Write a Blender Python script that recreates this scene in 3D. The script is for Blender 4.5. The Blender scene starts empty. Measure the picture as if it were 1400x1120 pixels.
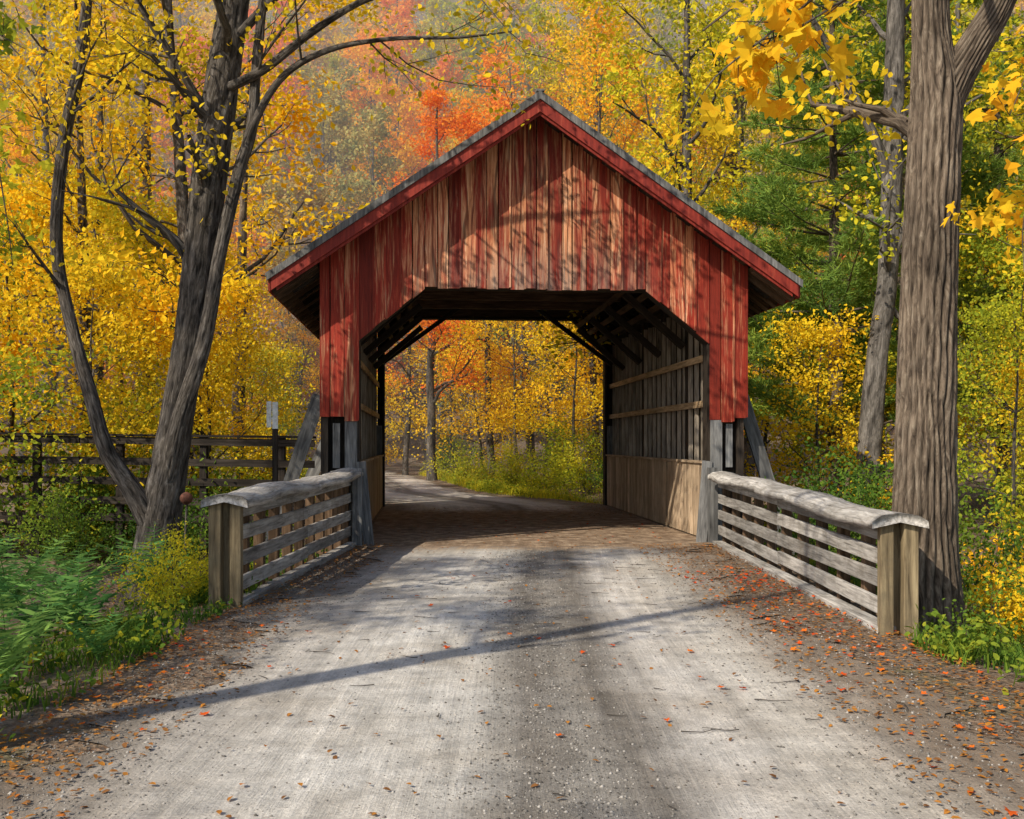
import bpy, math, random
import numpy as np
from mathutils import Vector, noise as mnoise
R=np.random.default_rng(7)
sc=bpy.context.scene
# ------------------------------------------------------------------ helpers
def A3(*v): return np.array(v,dtype=float)
def nrm(v):
    v=np.asarray(v,float); n=np.linalg.norm(v,axis=-1,keepdims=True); return v/np.maximum(n,1e-9)
class Geo:
    def __init__(s): s.V=[];s.F=[];s.n=0;s.rn=[];s.bc=[]
    def add(s,V,Fs,mat=0,rnd=0.5,bc=None):
        V=np.asarray(V,float).reshape(-1,3); N=len(V)
        if not isinstance(Fs,list): Fs=[Fs]
        for F in Fs: s.F.append((np.asarray(F,int)+s.n,mat))
        s.V.append(V); s.n+=N
        s.rn.append(np.broadcast_to(np.asarray(rnd,float),(N,)).copy())
        s.bc.append(V.copy() if bc is None else np.asarray(bc,float).reshape(-1,3))
    def mesh(s,name,mats,smooth=()):
        V=np.concatenate(s.V); me=bpy.data.meshes.new(name)
        loops=np.concatenate([F.ravel() for F,_ in s.F])
        tot=np.concatenate([np.full(len(F),F.shape[1]) for F,_ in s.F])
        mi=np.concatenate([np.full(len(F),m) for F,m in s.F])
        st=np.concatenate([[0],np.cumsum(tot)[:-1]])
        me.vertices.add(len(V)); me.loops.add(len(loops)); me.polygons.add(len(tot))
        me.vertices.foreach_set("co",V.ravel()); me.loops.foreach_set("vertex_index",loops.astype(np.int32))
        me.polygons.foreach_set("loop_start",st.astype(np.int32))
        me.polygons.foreach_set("material_index",mi.astype(np.int32))
        me.polygons.foreach_set("use_smooth",np.isin(mi,list(smooth)))
        me.update(calc_edges=True)
        a=me.attributes.new("rnd",'FLOAT','POINT'); a.data.foreach_set("value",np.concatenate(s.rn))
        a=me.attributes.new("bc",'FLOAT_VECTOR','POINT'); a.data.foreach_set("vector",np.concatenate(s.bc).ravel())
        for m in mats: me.materials.append(m)
        return me
    def obj(s,name,mats,smooth=(),parent=None,loc=None):
        return link(name,s.mesh(name,mats,smooth),parent,loc)
def link(name,me,parent=None,loc=None):
    o=bpy.data.objects.new(name,me); sc.collection.objects.link(o)
    if parent: o.parent=parent
    if loc is not None: o.location=loc
    return o
def board(g,p0,p1,w,t,wax,mat=0,rnd=None):
    p0=np.array(p0,float);p1=np.array(p1,float);d=p1-p0;L=np.linalg.norm(d);d/=L
    W=np.array(wax,float);W=nrm(W-d*np.dot(W,d));T=np.cross(d,W)
    V=[];B=[];off=R.uniform(-20,20,3)
    for e,(p,l) in enumerate(((p0,0),(p1,L))):
        for a,b in ((-1,-1),(1,-1),(1,1),(-1,1)):
            V.append(p+W*a*w/2+T*b*t/2);B.append(off+A3(l,a*w/2,b*t/2))
    F=np.array([[0,3,2,1],[4,5,6,7],[0,1,5,4],[1,2,6,5],[2,3,7,6],[3,0,4,7]])
    g.add(V,F,mat,R.random() if rnd is None else rnd,B)
def prism(g,poly,ext,mat=0,rnd=None,jit=True):
    P=np.array(poly,float);k=len(P);E=np.array(ext,float);V=np.concatenate([P,P+E])
    off=R.uniform(-20,20,3) if jit else np.zeros(3)
    B=np.stack([V[:,2],V[:,0],V[:,1]],1)+off
    side=np.array([[i,(i+1)%k,(i+1)%k+k,i+k] for i in range(k)])
    g.add(V,[np.array([list(range(k))[::-1]]),np.array([list(range(k,2*k))]),side],mat,R.random() if rnd is None else rnd,B)
def catmull(P,step):
    P=np.array(P,float);Q=np.vstack([2*P[0]-P[1],P,2*P[-1]-P[-2]]);out=[]
    for i in range(1,len(Q)-2):
        n=max(1,int(np.linalg.norm(Q[i+1][:3]-Q[i][:3])/step))
        for j in range(n):
            t=j/n;a,b,c,d=Q[i-1],Q[i],Q[i+1],Q[i+2]
            out.append(.5*((2*b)+(-a+c)*t+(2*a-5*b+4*c-d)*t*t+(-a+3*b-3*c+d)*t**3))
    out.append(P[-1]);return np.array(out)
def tube(g,pts,rad,sides=8,mat=0,ridge=0.0,nr=9,seed=0):
    pts=np.asarray(pts,float);n=len(pts);rad=np.broadcast_to(rad,(n,))
    tan=nrm(np.gradient(pts,axis=0));u=np.cross(tan[0],A3(0.3,1,0.1));u=nrm(u)
    an=np.arange(sides)*2*math.pi/sides;V=[];B=[];RN=[];L=seed*7.0
    for i in range(n):
        t=tan[i];u=nrm(u-t*np.dot(u,t));v=np.cross(t,u)
        if i: L+=np.linalg.norm(pts[i]-pts[i-1])
        rr=np.full(sides,rad[i]);q=np.full(sides,.6)
        if ridge:
            w=an*nr+1.5*np.sin(L*1.1+an*2)+1.3*np.sin(L*2.9+an*3)+1.0*np.sin(L*7+an*4)
            h=np.abs(np.sin(w*.5))**.7; cr=.35*np.maximum(0,np.sin(L*11+4*np.sin(an*5+L)))**3
            q=h-cr
            rr=rad[i]*(1+ridge*(q*1.5-1)+.05*np.sin(an*2+L*.9)+.03*np.sin(an*3-L*.5))
        ring=pts[i]+np.outer(np.cos(an)*rr,u)+np.outer(np.sin(an)*rr,v);V.append(ring);RN.append(q)
        B.append(np.stack([np.full(sides,L),np.cos(an)*rad[i],np.sin(an)*rad[i]],1))
    V=np.concatenate(V);B=np.concatenate(B)
    i=np.arange(n-1)[:,None]*sides;j=np.arange(sides)[None];j2=(j+1)%sides
    F=np.stack([i+j,i+j2,i+j2+sides,i+j+sides],-1).reshape(-1,4)
    g.add(V,F,mat,np.concatenate(RN),B)
T4=np.array([[0,0],[.5,-.3],[1,0],[.5,.3]])
T6=np.array([[0,0],[.28,-.27],[.68,-.24],[1,0],[.68,.24],[.28,.27]])
def polar(l): return np.array([[r*math.cos(math.radians(a)),r*math.sin(math.radians(a))] for a,r in l])
TM=polar([(0,.60),(13,.44),(26,.34),(42,.54),(56,.40),(74,.27),(100,.42),(125,.30),(180,.14),(-125,.30),(-100,.42),(-74,.27),(-56,.40),(-42,.54),(-26,.34),(-13,.44)])
TN=np.array([[0,-.03],[1,-.012],[1,.012],[0,.03]])
def leaves(g,C,size,mat=1,T=T4,up=.6,rnd=None,fold=.25,d=None,rng=R):
    C=np.asarray(C,float);N=len(C)
    if N==0:return
    size=np.broadcast_to(size,(N,))*rng.uniform(.65,1.25,N)
    n=nrm(rng.normal(size=(N,3))+A3(0,0,up));q=rng.normal(size=(N,3)) if d is None else d
    if d is None: dd=nrm(np.cross(n,q))
    else: dd=nrm(d+rng.normal(size=(N,3))*.12); n=nrm(np.cross(dd,np.cross(n,dd)))
    b=np.cross(n,dd);k=len(T)
    P=C[:,None]+size[:,None,None]*(T[None,:,0,None]*dd[:,None]+T[None,:,1,None]*b[:,None]+(fold*np.abs(T[:,1])-.25*T[:,0]**2*fold)[None,:,None]*n[:,None])
    rn=rng.random(N) if rnd is None else rnd
    g.add(P.reshape(-1,3),np.arange(N*k).reshape(N,k),mat,np.repeat(rn,k))
# ------------------------------------------------------------------ materials
class NT:
    def __init__(s,name):
        s.m=bpy.data.materials.new(name);s.m.use_nodes=True;s.t=s.m.node_tree;s.t.nodes.clear()
        s.out=s.n('ShaderNodeOutputMaterial')
    def n(s,ty,**k):
        x=s.t.nodes.new(ty)
        for a,v in k.items(): setattr(x,a,v)
        return x
    def l(s,a,b): s.t.links.new(a,b)
    def attr(s,nm): return s.n('ShaderNodeAttribute',attribute_name=nm)
    def mapv(s,src,sc_):
        m=s.n('ShaderNodeMapping');s.l(src,m.inputs[0]);m.inputs['Scale'].default_value=sc_;return m.outputs[0]
    def noise(s,src,scale,detail=4,rough=.6,dist=0):
        x=s.n('ShaderNodeTexNoise');s.l(src,x.inputs['Vector']);x.inputs['Scale'].default_value=scale
        x.inputs['Detail'].default_value=detail;x.inputs['Roughness'].default_value=rough;x.inputs['Distortion'].default_value=dist;return x.outputs['Fac']
    def ramp(s,f,st):
        x=s.n('ShaderNodeValToRGB');s.l(f,x.inputs[0]);e=x.color_ramp.elements
        while len(e)<len(st): e.new(.5)
        for i,(p,c) in enumerate(st): e[i].position=p;e[i].color=(*c,1) if len(c)==3 else c
        return x.outputs[0]
    def gr(s,f,st): return s.ramp(f,[(p,(v,v,v)) for p,v in st])
    def mix(s,f,a,b,mode='MIX'):
        x=s.n('ShaderNodeMix',data_type='RGBA',blend_type=mode)
        for i,v in ((0,f),(6,a),(7,b)):
            if hasattr(v,'is_output'): s.l(v,x.inputs[i])
            elif i==0: x.inputs[0].default_value=v
            else: x.inputs[i].default_value=(*v,1)
        return x.outputs[2]
    def math(s,op,a,b=0,c=0,clamp=False):
        x=s.n('ShaderNodeMath',operation=op,use_clamp=clamp)
        for i,v in enumerate((a,b,c)):
            if hasattr(v,'is_output'): s.l(v,x.inputs[i])
            else: x.inputs[i].default_value=v
        return x.outputs[0]
    def bump(s,h,st,dist=.02):
        x=s.n('ShaderNodeBump');s.l(h,x.inputs['Height']);x.inputs['Strength'].default_value=st;x.inputs['Distance'].default_value=dist;return x.outputs[0]
    def bsdf(s,col,rough=.8,nor=None,spec=.3):
        b=s.n('ShaderNodeBsdfPrincipled')
        if hasattr(col,'is_output'): s.l(col,b.inputs['Base Color'])
        else: b.inputs['Base Color'].default_value=(*col,1)
        if hasattr(rough,'is_output'): s.l(rough,b.inputs['Roughness'])
        else: b.inputs['Roughness'].default_value=rough
        b.inputs['Specular IOR Level'].default_value=spec
        if nor: s.l(nor,b.inputs['Normal'])
        s.l(b.outputs[0],s.out.inputs[0]);return s.m
def wood(name,dark,mid,light,bump=.5,fs=16,var=.5,stain=0):
    t=NT(name);bc=t.attr('bc').outputs['Vector'];rn=t.attr('rnd').outputs['Fac']
    n1=t.noise(t.mapv(bc,(1.2,fs,fs)),1.6,6,.65,.6)
    n2=t.noise(t.mapv(bc,(.8,2.5,2.5)),1.3,4,.6)
    c=t.ramp(n1,[(.3,dark),(.52,mid),(.72,light)])
    c=t.mix(1,c,t.gr(n2,[(.3,.55),(.7,1.15)]),'MULTIPLY')
    c=t.mix(1,c,t.gr(rn,[(0,1-var),(1,1.1)]),'MULTIPLY')
    if stain:
        n3=t.noise(bc,3.5,6,.75,.5);c=t.mix(t.gr(n3,[(.5,0),(.68,stain)]),c,(.12,.10,.07))
    return t.bsdf(c,.85,t.bump(n1,bump,.012),.2)
M={}
M['railwood']=wood('weathered_rail_wood',(.15,.14,.13),(.46,.44,.415),(.68,.66,.63),.8,16,.36,.5)
M['postwood']=wood('post_wood',(.10,.075,.045),(.30,.235,.14),(.44,.36,.22),.7,14,.3,.5)
M['wains']=wood('wainscot_wood',(.24,.165,.10),(.60,.45,.31),(.74,.60,.44),.4,14,.4,.4)
M['tanwood']=wood('tan_rail_wood',(.32,.21,.12),(.70,.50,.30),(.78,.60,.40),.4,14,.3)
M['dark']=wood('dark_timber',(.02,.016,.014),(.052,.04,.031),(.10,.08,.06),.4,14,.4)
M['mid']=wood('brown_timber',(.06,.038,.022),(.16,.10,.06),(.26,.17,.11),.4,14,.4)
M['gray']=wood('gray_timber',(.08,.08,.08),(.22,.22,.22),(.36,.36,.35),.5,14,.3)
M['stud']=wood('truss_stud_timber',(.16,.135,.11),(.44,.38,.31),(.62,.54,.45),.5,14,.4)
M['fence']=wood('fence_timber',(.014,.011,.009),(.04,.032,.026),(.08,.065,.055),.4,14,.4)
def redmat():
    t=NT('worn_red_paint');bc=t.attr('bc').outputs['Vector'];rn=t.attr('rnd').outputs['Fac']
    oc=t.n('ShaderNodeTexCoord').outputs['Object'];sx=t.n('ShaderNodeSeparateXYZ');t.l(oc,sx.inputs[0])
    grain=t.noise(t.mapv(bc,(.8,16,16)),1.6,7,.7,.8)
    streak=t.noise(t.mapv(bc,(.35,4.5,4.5)),1.6,7,.7,.7)
    ax=t.math('ABSOLUTE',sx.outputs[0])
    bias=t.math('MULTIPLY_ADD',ax,-.085,.19,True)
    w=t.math('ADD',streak,bias);w=t.math('ADD',w,t.math('MULTIPLY_ADD',rn,.22,-.13))
    w=t.math('ADD',w,t.math('MULTIPLY_ADD',grain,.5,-.25))
    mask=t.gr(w,[(.50,0),(.58,.5),(.70,1)])
    paint=t.ramp(grain,[(.3,(.16,.016,.009)),(.55,(.42,.042,.020)),(.75,(.58,.11,.05))])
    bare=t.ramp(grain,[(.3,(.24,.07,.03)),(.5,(.66,.28,.13)),(.72,(.92,.60,.38))])
    kn=t.n('ShaderNodeTexWave',wave_type='RINGS',rings_direction='SPHERICAL');t.l(t.mapv(bc,(.8,4,4)),kn.inputs['Vector'])
    kn.inputs['Scale'].default_value=1.1;kn.inputs['Distortion'].default_value=9;kn.inputs['Detail'].default_value=3;kn.inputs['Detail Scale'].default_value=.8
    bare=t.mix(1,bare,t.gr(kn.outputs['Fac'],[(.05,.34),(.3,1)]),'MULTIPLY')
    c=t.mix(mask,paint,bare)
    c=t.mix(1,c,t.gr(rn,[(0,.5),(1,1.12)]),'MULTIPLY')
    zb=t.math('MULTIPLY_ADD',sx.outputs[2],-1.4,6.75,True)
    st=t.math('MULTIPLY',t.math('MULTIPLY',zb,t.math('MULTIPLY_ADD',ax,-.6,1.3,True)),t.gr(streak,[(.38,0),(.6,.7)]))
    c=t.mix(st,c,t.mix(grain,(.06,.038,.03),(.62,.48,.40)))
    return t.bsdf(c,.72,t.bump(grain,.5,.01),.3)
M['red']=redmat()
def redtrim():
    t=NT('red_trim_paint');bc=t.attr('bc').outputs['Vector']
    n=t.noise(t.mapv(bc,(1,10,10)),1.5,6,.7)
    return t.bsdf(t.ramp(n,[(.3,(.12,.012,.010)),(.6,(.30,.036,.022)),(.8,(.42,.14,.08))]),.7,t.bump(n,.3,.01))
M['trim']=redtrim()
def bark(name,dark,mid,light,sc1=10,b=1.0):
    t=NT(name);bc=t.attr('bc').outputs['Vector'];rn=t.attr('rnd').outputs['Fac']
    n1=t.noise(t.mapv(bc,(3.5,sc1*2.2,sc1*2.2)),1,6,.7,1.5);n2=t.noise(t.mapv(bc,(.6,2,2)),1.2,4,.6)
    c=t.ramp(n1,[(.34,dark),(.52,mid),(.7,light)])
    c=t.mix(1,c,t.gr(n2,[(.3,.6),(.7,1.2)]),'MULTIPLY')
    c=t.mix(1,c,t.gr(rn,[(.05,.3),(.5,.9),(1,1.25)]),'MULTIPLY')  # on ridged trunks this paints crevice shade into the bark colour
    return t.bsdf(c,.9,t.bump(n1,b,.03),.15)
M['barkR']=bark('rough_bark',(.055,.042,.033),(.18,.14,.105),(.32,.27,.21),10)
M['barkL']=bark('dark_bark',(.03,.026,.022),(.11,.096,.083),(.24,.22,.20),9)
M['barkG']=bark('gray_bark',(.06,.055,.05),(.16,.145,.13),(.28,.26,.24),8)
def leafmat(name,cols,trans=.45,sat=1):
    t=NT(name);rn=t.attr('rnd').outputs['Fac'];oi=t.n('ShaderNodeObjectInfo')
    geo=t.n('ShaderNodeNewGeometry').outputs['Position']
    nz=t.noise(geo,.55,2,.6)
    f=t.math('MULTIPLY_ADD',nz,1.2,-.45);f=t.math('ADD',f,t.math('MULTIPLY',rn,.55));f=t.math('ADD',f,t.math('MULTIPLY_ADD',oi.outputs['Random'],.4,-.18),0,True)
    c=t.ramp(f,[(i/(len(cols)-1),x) for i,x in enumerate(cols)])
    d=t.n('ShaderNodeBsdfDiffuse');t.l(c,d.inputs[0])
    tr=t.n('ShaderNodeBsdfTranslucent');t.l(c,tr.inputs[0]);mx=t.n('ShaderNodeMixShader');mx.inputs[0].default_value=trans
    t.l(d.outputs[0],mx.inputs[1]);t.l(tr.outputs[0],mx.inputs[2]);t.l(mx.outputs[0],t.out.inputs[0]);return t.m
M['Lyel']=leafmat('leaf_yellow',[(.42,.38,.03),(.92,.68,.035),(1,.66,.03),(1,.50,.025)])
M['Lgold']=leafmat('leaf_gold',[(.80,.56,.03),(1,.60,.03),(1,.47,.025),(.95,.32,.02)])
M['Lor']=leafmat('leaf_orange',[(.98,.56,.05),(1,.40,.04),(.95,.27,.035),(.74,.14,.04)])
M['Lred']=leafmat('leaf_russet',[(.45,.16,.10),(.40,.12,.10),(.28,.09,.10)])
M['Lyg']=leafmat('leaf_yellow_green',[(.18,.27,.03),(.46,.49,.04),(.80,.68,.04),(.96,.66,.03)])
M['Lgr']=leafmat('leaf_green',[(.055,.12,.022),(.11,.20,.03),(.21,.30,.035),(.42,.42,.04)],.35)
M['Lfern']=leafmat('leaf_fern',[(.05,.15,.045),(.11,.27,.07),(.26,.42,.09)],.35)
M['Lpine']=leafmat('pine_needles',[(.10,.20,.05),(.26,.38,.07),(.54,.60,.09)],.35)
M['Lhill']=leafmat('leaf_hazed',[(.26,.30,.12),(.50,.44,.14),(.64,.42,.12),(.42,.26,.12)],.3)  # aerial haze painted into the far crowns as paler leaf colour
M['Lfall']=leafmat('fallen_leaf',[(.10,.05,.025),(.24,.11,.04),(.44,.19,.035),(.38,.08,.03)],.1)
M['Lred2']=leafmat('fallen_red_leaf',[(.5,.04,.015),(.65,.14,.02),(.8,.33,.03)],.1)
# ------------------------------------------------------------------ terrain
RC=[(-60,.1),(10,.1),(16.2,.388),(26,-.44),(29,-1.9),(33,-3.7),(45,-6.0),(60,-9.5),(90,-18)]
def rcx(y): return np.interp(y,[a for a,_ in RC],[b for _,b in RC])
def sm(t): t=np.clip(t,0,1);return t*t*(3-2*t)
def gh(x,y):
    x=np.asarray(x,float);y=np.asarray(y,float);s=x-rcx(y);dl=np.abs(s)-2.9
    left=s<0
    z=np.where(left,-.55,-.35)*sm(dl/2.4)*sm((38-y)/12)
    z=z+sm(dl/3)*(.12*np.sin(x*1.3+y*.7)+.08*np.sin(x*.6-y*1.9+1))
    z=z+np.maximum(0,y-60)*.72*sm((y-60)/16)+np.maximum(0,np.abs(x)-28)*.22*sm((y+5)/30)
    return np.minimum(z,80)
def axis_(lo,hi,c,n,p):
    t=np.linspace(-1,1,n);k=np.sinh(t*p)/np.sinh(p);return np.where(k<0,c+k*(c-lo),c+k*(hi-c))
xs=axis_(-320,320,0,240,4.6);ys=axis_(-120,420,12,280,4.3)
X,Y=np.meshgrid(xs,ys);Z=gh(X,Y)
g=Geo();nx=len(xs);i=np.arange(len(ys)-1)[:,None]*nx;j=np.arange(nx-1)[None]
g.add(np.stack([X,Y,Z],-1).reshape(-1,3),np.stack([i+j,i+j+1,i+j+1+nx,i+j+nx],-1).reshape(-1,4))
def groundmat():
    t=NT('forest_floor');p=t.n('ShaderNodeNewGeometry').outputs['Position']
    a=t.noise(p,14,6,.75);b=t.noise(p,1.1,4,.6);v=t.n('ShaderNodeTexVoronoi');t.l(p,v.inputs['Vector']);v.inputs['Scale'].default_value=22
    c=t.ramp(a,[(.3,(.07,.052,.04)),(.5,(.22,.175,.135)),(.7,(.40,.335,.265))])
    vc=t.n('ShaderNodeSeparateColor');t.l(v.outputs['Color'],vc.inputs[0])
    lc=t.ramp(vc.outputs[0],[(0,(.10,.06,.035)),(.5,(.20,.11,.05)),(.8,(.30,.16,.06)),(1,(.25,.09,.04))])
    c=t.mix(t.gr(b,[(.4,.1),(.65,.45)]),c,lc)
    gn=t.noise(p,.5,5,.7);c=t.mix(t.gr(gn,[(.55,0),(.68,.5)]),c,(.08,.11,.03))
    return t.bsdf(c,.95,t.bump(t.math('ADD',a,v.outputs['Distance']),.8,.04),.1)
g.obj('ground',[groundmat()],(0,))
def roadmat():
    t=NT('dirt_road');bc=t.attr('bc').outputs['Vector'];p=t.n('ShaderNodeNewGeometry').outputs['Position']
    sx=t.n('ShaderNodeSeparateXYZ');t.l(bc,sx.inputs[0])
    wob=t.noise(t.mapv(bc,(.6,.35,1)),1.2,4,.6)
    x=t.math('ADD',sx.outputs[0],t.math('MULTIPLY_ADD',wob,.7,-.35))
    long_=t.noise(t.mapv(bc,(6,.22,1)),1,6,.7);fine=t.noise(p,60,5,.8);midn=t.noise(p,4.0,6,.72);big=t.noise(p,.9,4,.6)
    prof=t.ramp(t.math('MULTIPLY_ADD',x,.2,.5,True),[(.03,(.26,.22,.18)),(.13,(.48,.45,.41)),(.30,(.68,.66,.62)),(.43,(.60,.58,.54)),(.50,(.24,.222,.20)),(.55,(.36,.34,.31)),(.60,(.23,.212,.19)),(.68,(.67,.64,.60)),(.82,(.60,.565,.51)),(.93,(.29,.235,.185))])
    c=t.mix(1,prof,t.gr(long_,[(.3,.70),(.68,1.14)]),'MULTIPLY')
    c=t.mix(1,c,t.gr(midn,[(.32,.68),(.62,1.1)]),'MULTIPLY')
    c=t.mix(1,c,t.gr(fine,[(.3,.64),(.6,1.12)]),'MULTIPLY')
    c=t.mix(t.gr(big,[(.42,0),(.68,.5)]),c,t.mix(1,c,(.68,.61,.52),'MULTIPLY'))
    v=t.n('ShaderNodeTexVoronoi');t.l(p,v.inputs['Vector']);v.inputs['Scale'].default_value=38
    cen=t.gr(t.math('ABSOLUTE',t.math('ADD',x,-.25)),[(.15,.12),(.6,0)])
    pe=t.math('MULTIPLY',t.gr(v.outputs['Distance'],[(.12,1),(.25,0)]),t.gr(t.math('ADD',midn,cen),[(.52,0),(.62,1)]))
    c=t.mix(pe,c,(.10,.09,.078))
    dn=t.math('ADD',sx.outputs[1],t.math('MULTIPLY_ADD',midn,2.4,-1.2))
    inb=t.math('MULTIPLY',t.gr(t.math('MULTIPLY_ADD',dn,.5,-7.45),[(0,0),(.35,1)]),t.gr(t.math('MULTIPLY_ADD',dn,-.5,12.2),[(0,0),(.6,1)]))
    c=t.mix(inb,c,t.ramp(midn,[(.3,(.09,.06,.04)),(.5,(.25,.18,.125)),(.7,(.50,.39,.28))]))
    h=t.math('ADD',t.math('MULTIPLY',fine,.35),t.math('ADD',midn,t.math('MULTIPLY',long_,1.2)))
    return t.bsdf(c,.9,t.bump(h,.65,.04),.15)
M['road']=roadmat()
g=Geo();yr=np.concatenate([np.arange(-30,30,.1),np.arange(30,58,.25)]);nc=25;V=[];B=[]
for y in yr:
    c=rcx(y);w=2.35 if y<26 else 2.35-.35*min(1,(y-26)/8)
    if 15.4<y<26.4: w=2.35+.42*min(1,(y-15.4)*2,(26.4-y)*2)
    jj=0 if 16<y<26 else 1
    nl=jj*(.22*math.sin(y*1.1)+.13*math.sin(y*3.7+1)+.08*R.normal());nr_=jj*(.2*math.sin(y*.9+2)+.13*math.sin(y*4.1)+.08*R.normal())
    for k in range(nc):
        u=-1+2*k/(nc-1);x=u*w+(nl if u<0 else nr_)*abs(u)**4
        V.append((c+x,y,.012));B.append((x,y,0))
i=np.arange(len(yr)-1)[:,None]*nc;j=np.arange(nc-1)[None]
g.add(V,np.stack([i+j,i+j+1,i+j+1+nc,i+j+nc],-1).reshape(-1,4),0,.5,B)
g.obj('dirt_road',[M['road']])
# ------------------------------------------------------------------ covered bridge
BR=bpy.data.objects.new('covered_bridge',None);sc.collection.objects.link(BR)
BR.location=(.388,16.2,0);BR.rotation_euler=(0,0,math.atan(.0836))
L=9.9;SL=.6875
def zt(x): return 6.79-SL*abs(x)
def zb(x,top=4.03,c=3.185,k=1.76):
    x=abs(x)
    if x>=2.8: return 1.97
    if x<=k: return top
    return top-(x-k)/(2.8-k)*(top-c)
def gable(name,y0,th,top,c,k,mat):
    g=Geo();cuts=[-3.4]
    for a,b in ((-3.4,-2.8),(-2.8,-k),(-k,0),(0,k),(k,2.8),(2.8,3.4)):
        n=max(1,round((b-a)/R.uniform(.18,.22)));e=a+(b-a)*(np.arange(1,n+1)/n);e[:-1]+=R.uniform(-.035,.035,n-1);cuts+=list(e)
    for a,b in zip(cuts[:-1],cuts[1:]):
        m=(a+b)/2;gp=R.uniform(.003,.012);a2,b2=a+gp,b-gp;jz=R.uniform(-.02,.02);yy=y0+R.uniform(-.014,.014)
        fb=lambda x:(1.97+jz*3) if abs(m)>2.8 else zb(np.sign(x)*min(abs(x),2.795),top,c,k)+jz
        prism(g,[(a2,yy,fb(a2)),(b2,yy,fb(b2)),(b2,yy,zt(b2)),(a2,yy,zt(a2))],(0,th,0))
        if R.random()<.6 and abs(m)<3.3:
            q=b;prism(g,[(q-.016,yy-.018,fb(q)+.01),(q+.016,yy-.018,fb(q)+.01),(q+.016,yy-.018,zt(q)-.02),(q-.016,yy-.018,zt(q)-.02)],(0,.012,0))
    return g.obj(name,[M[mat]],(),BR)
gable('front_gable',0,.035,4.03,3.185,1.76,'red')
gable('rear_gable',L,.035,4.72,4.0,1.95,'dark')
g=Geo()
def lining(y,d,top,c,k,mat):
    P=[(-2.8,0),(-2.8,c),(-k,top),(k,top),(2.8,c),(2.8,0)]
    for a,b in zip(P[:-1],P[1:]):
        a=A3(a[0],0,a[1]);b=A3(b[0],0,b[1])
        board(g,a+A3(0,y+d/2,0),b+A3(0,y+d/2,0),d,.05,(0,1,0),mat)
lining(.05,.3,4.06,3.21,1.78,0);lining(L-.34,.3,4.72,4.0,1.95,0)
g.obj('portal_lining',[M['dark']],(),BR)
g=Geo()
for s in (-1,1):
    for yy in (.12,L-.2):
        board(g,(s*3.1,yy+.16,0),(s*3.1,yy+.16,2.0),.6,.03,(1,0,0),1)
        board(g,(s*2.91,yy-.02,0),(s*2.91,yy-.02,2.02 if yy>1 else 1.96),.19,.16,(1,0,0),0)
        board(g,(s*3.32,yy,-.2),(s*3.32,yy,3.0),.1,.12,(1,0,0),1)
    board(g,(s*3.14,.10,1.2),(s*3.14,.10,1.9),.11,.03,(1,0,0),0)
    board(g,(s*2.62,-.12,0.0),(s*2.76,.02,1.3),.16,.04,(1,0,0),0)
    board(g,(s*2.80,-.14,0.0),(s*2.80,-.14,1.2),.15,.10,(1,0,0),0)
    board(g,(s*4.35,.5,-.4),(s*3.43,.35,2.35),.22,.07,(1,0,.3),0)
    board(g,(s*4.6,5.0,-.4),(s*3.43,5.0,2.45),.24,.08,(1,0,.3),0)
g.obj('portal_posts',[M['gray'],M['dark']],(),BR)
g=Geo()
for s in (-1,1):
    y=.1
    while y<L-.05:
        w=R.uniform(.2,.27);top=R.uniform(3.85,4.15);
        board(g,(s*3.36,y+w/2,.0),(s*3.36,y+w/2,top),w-.022,.025,(0,1,0),0);y+=w
    y=.3
    while y<L-.2:
        board(g,(s*3.0,y,1.0),(s*3.0,y,4.0+.12*R.random()),.05,.07,(0,1,0),1);y+=.42
    for y in np.arange(.4,L,1.9):
        board(g,(s*3.1,y,0),(s*3.1,y,4.4),.2,.2,(0,1,0),0)
        board(g,(s*2.95,y,3.35),(s*1.85,y,4.3),.14,.12,(0,1,0),0)
    for y in np.arange(.4,L-2,1.9):
        board(g,(s*3.2,y,.3),(s*3.2,y+1.9,4.2),.14,.06,(0,1,0),0)
    board(g,(s*3.1,0.1,4.32),(s*3.1,L,4.32),.25,.2,(1,0,0),0)
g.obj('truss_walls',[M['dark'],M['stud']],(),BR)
g=Geo()
for s in (-1,1):
    y=.12
    while y<L-.1:
        w=min(R.uniform(.17,.25),L-.08-y);board(g,(s*2.84,y+w/2,.02),(s*2.84,y+w/2,1.25+R.uniform(-.01,.01)),w-.006,.03,(0,1,0),0);y+=w
    board(g,(s*2.84,.1,1.275),(s*2.84,L-.08,1.275),.1,.04,(1,0,0),0)
g.obj('wainscot',[M['wains']],(),BR)
g=Geo()
for s in (-1,1):
    for z in (2.25,3.02):
        board(g,(s*2.92,.1,z),(s*2.92,L-.1,z),.11,.035,(0,0,1),0)
g.obj('wall_rails',[M['tanwood']],(),BR)
g=Geo()
for y in np.arange(.6,L,1.5): board(g,(-2.6,y,4.86),(2.6,y,4.86),.2,.14,(0,0,1),1)
for s in (-1,1):
    for y in np.arange(.2,L+.3,.75): board(g,(s*.04,y,6.62),(s*3.85,y,6.62-SL*3.81),.14,.07,(0,0,1),0)
    for x in np.arange(.25,3.9,.3): board(g,(s*x,-.42,6.76-SL*x),(s*x,L+.42,6.76-SL*x),.27,.02,(1,0,-s*SL),0 if x<3.2 else 1)
for s in (-1,1):
    board(g,(s*.9,L-1.2,4.9),(s*2.8,L-1.2,3.5),.12,.1,(0,1,0),0)
    for xx in (2.1,2.35,2.6): board(g,(s*xx,.3,4.55-(xx-2.1)*.8),(s*xx,L-.3,4.55-(xx-2.1)*.8),.12,.04,(1,0,-s),1)
g.obj('roof_framing',[M['dark'],M['mid']],(),BR)
g=Geo();TOP=6.97
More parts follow.
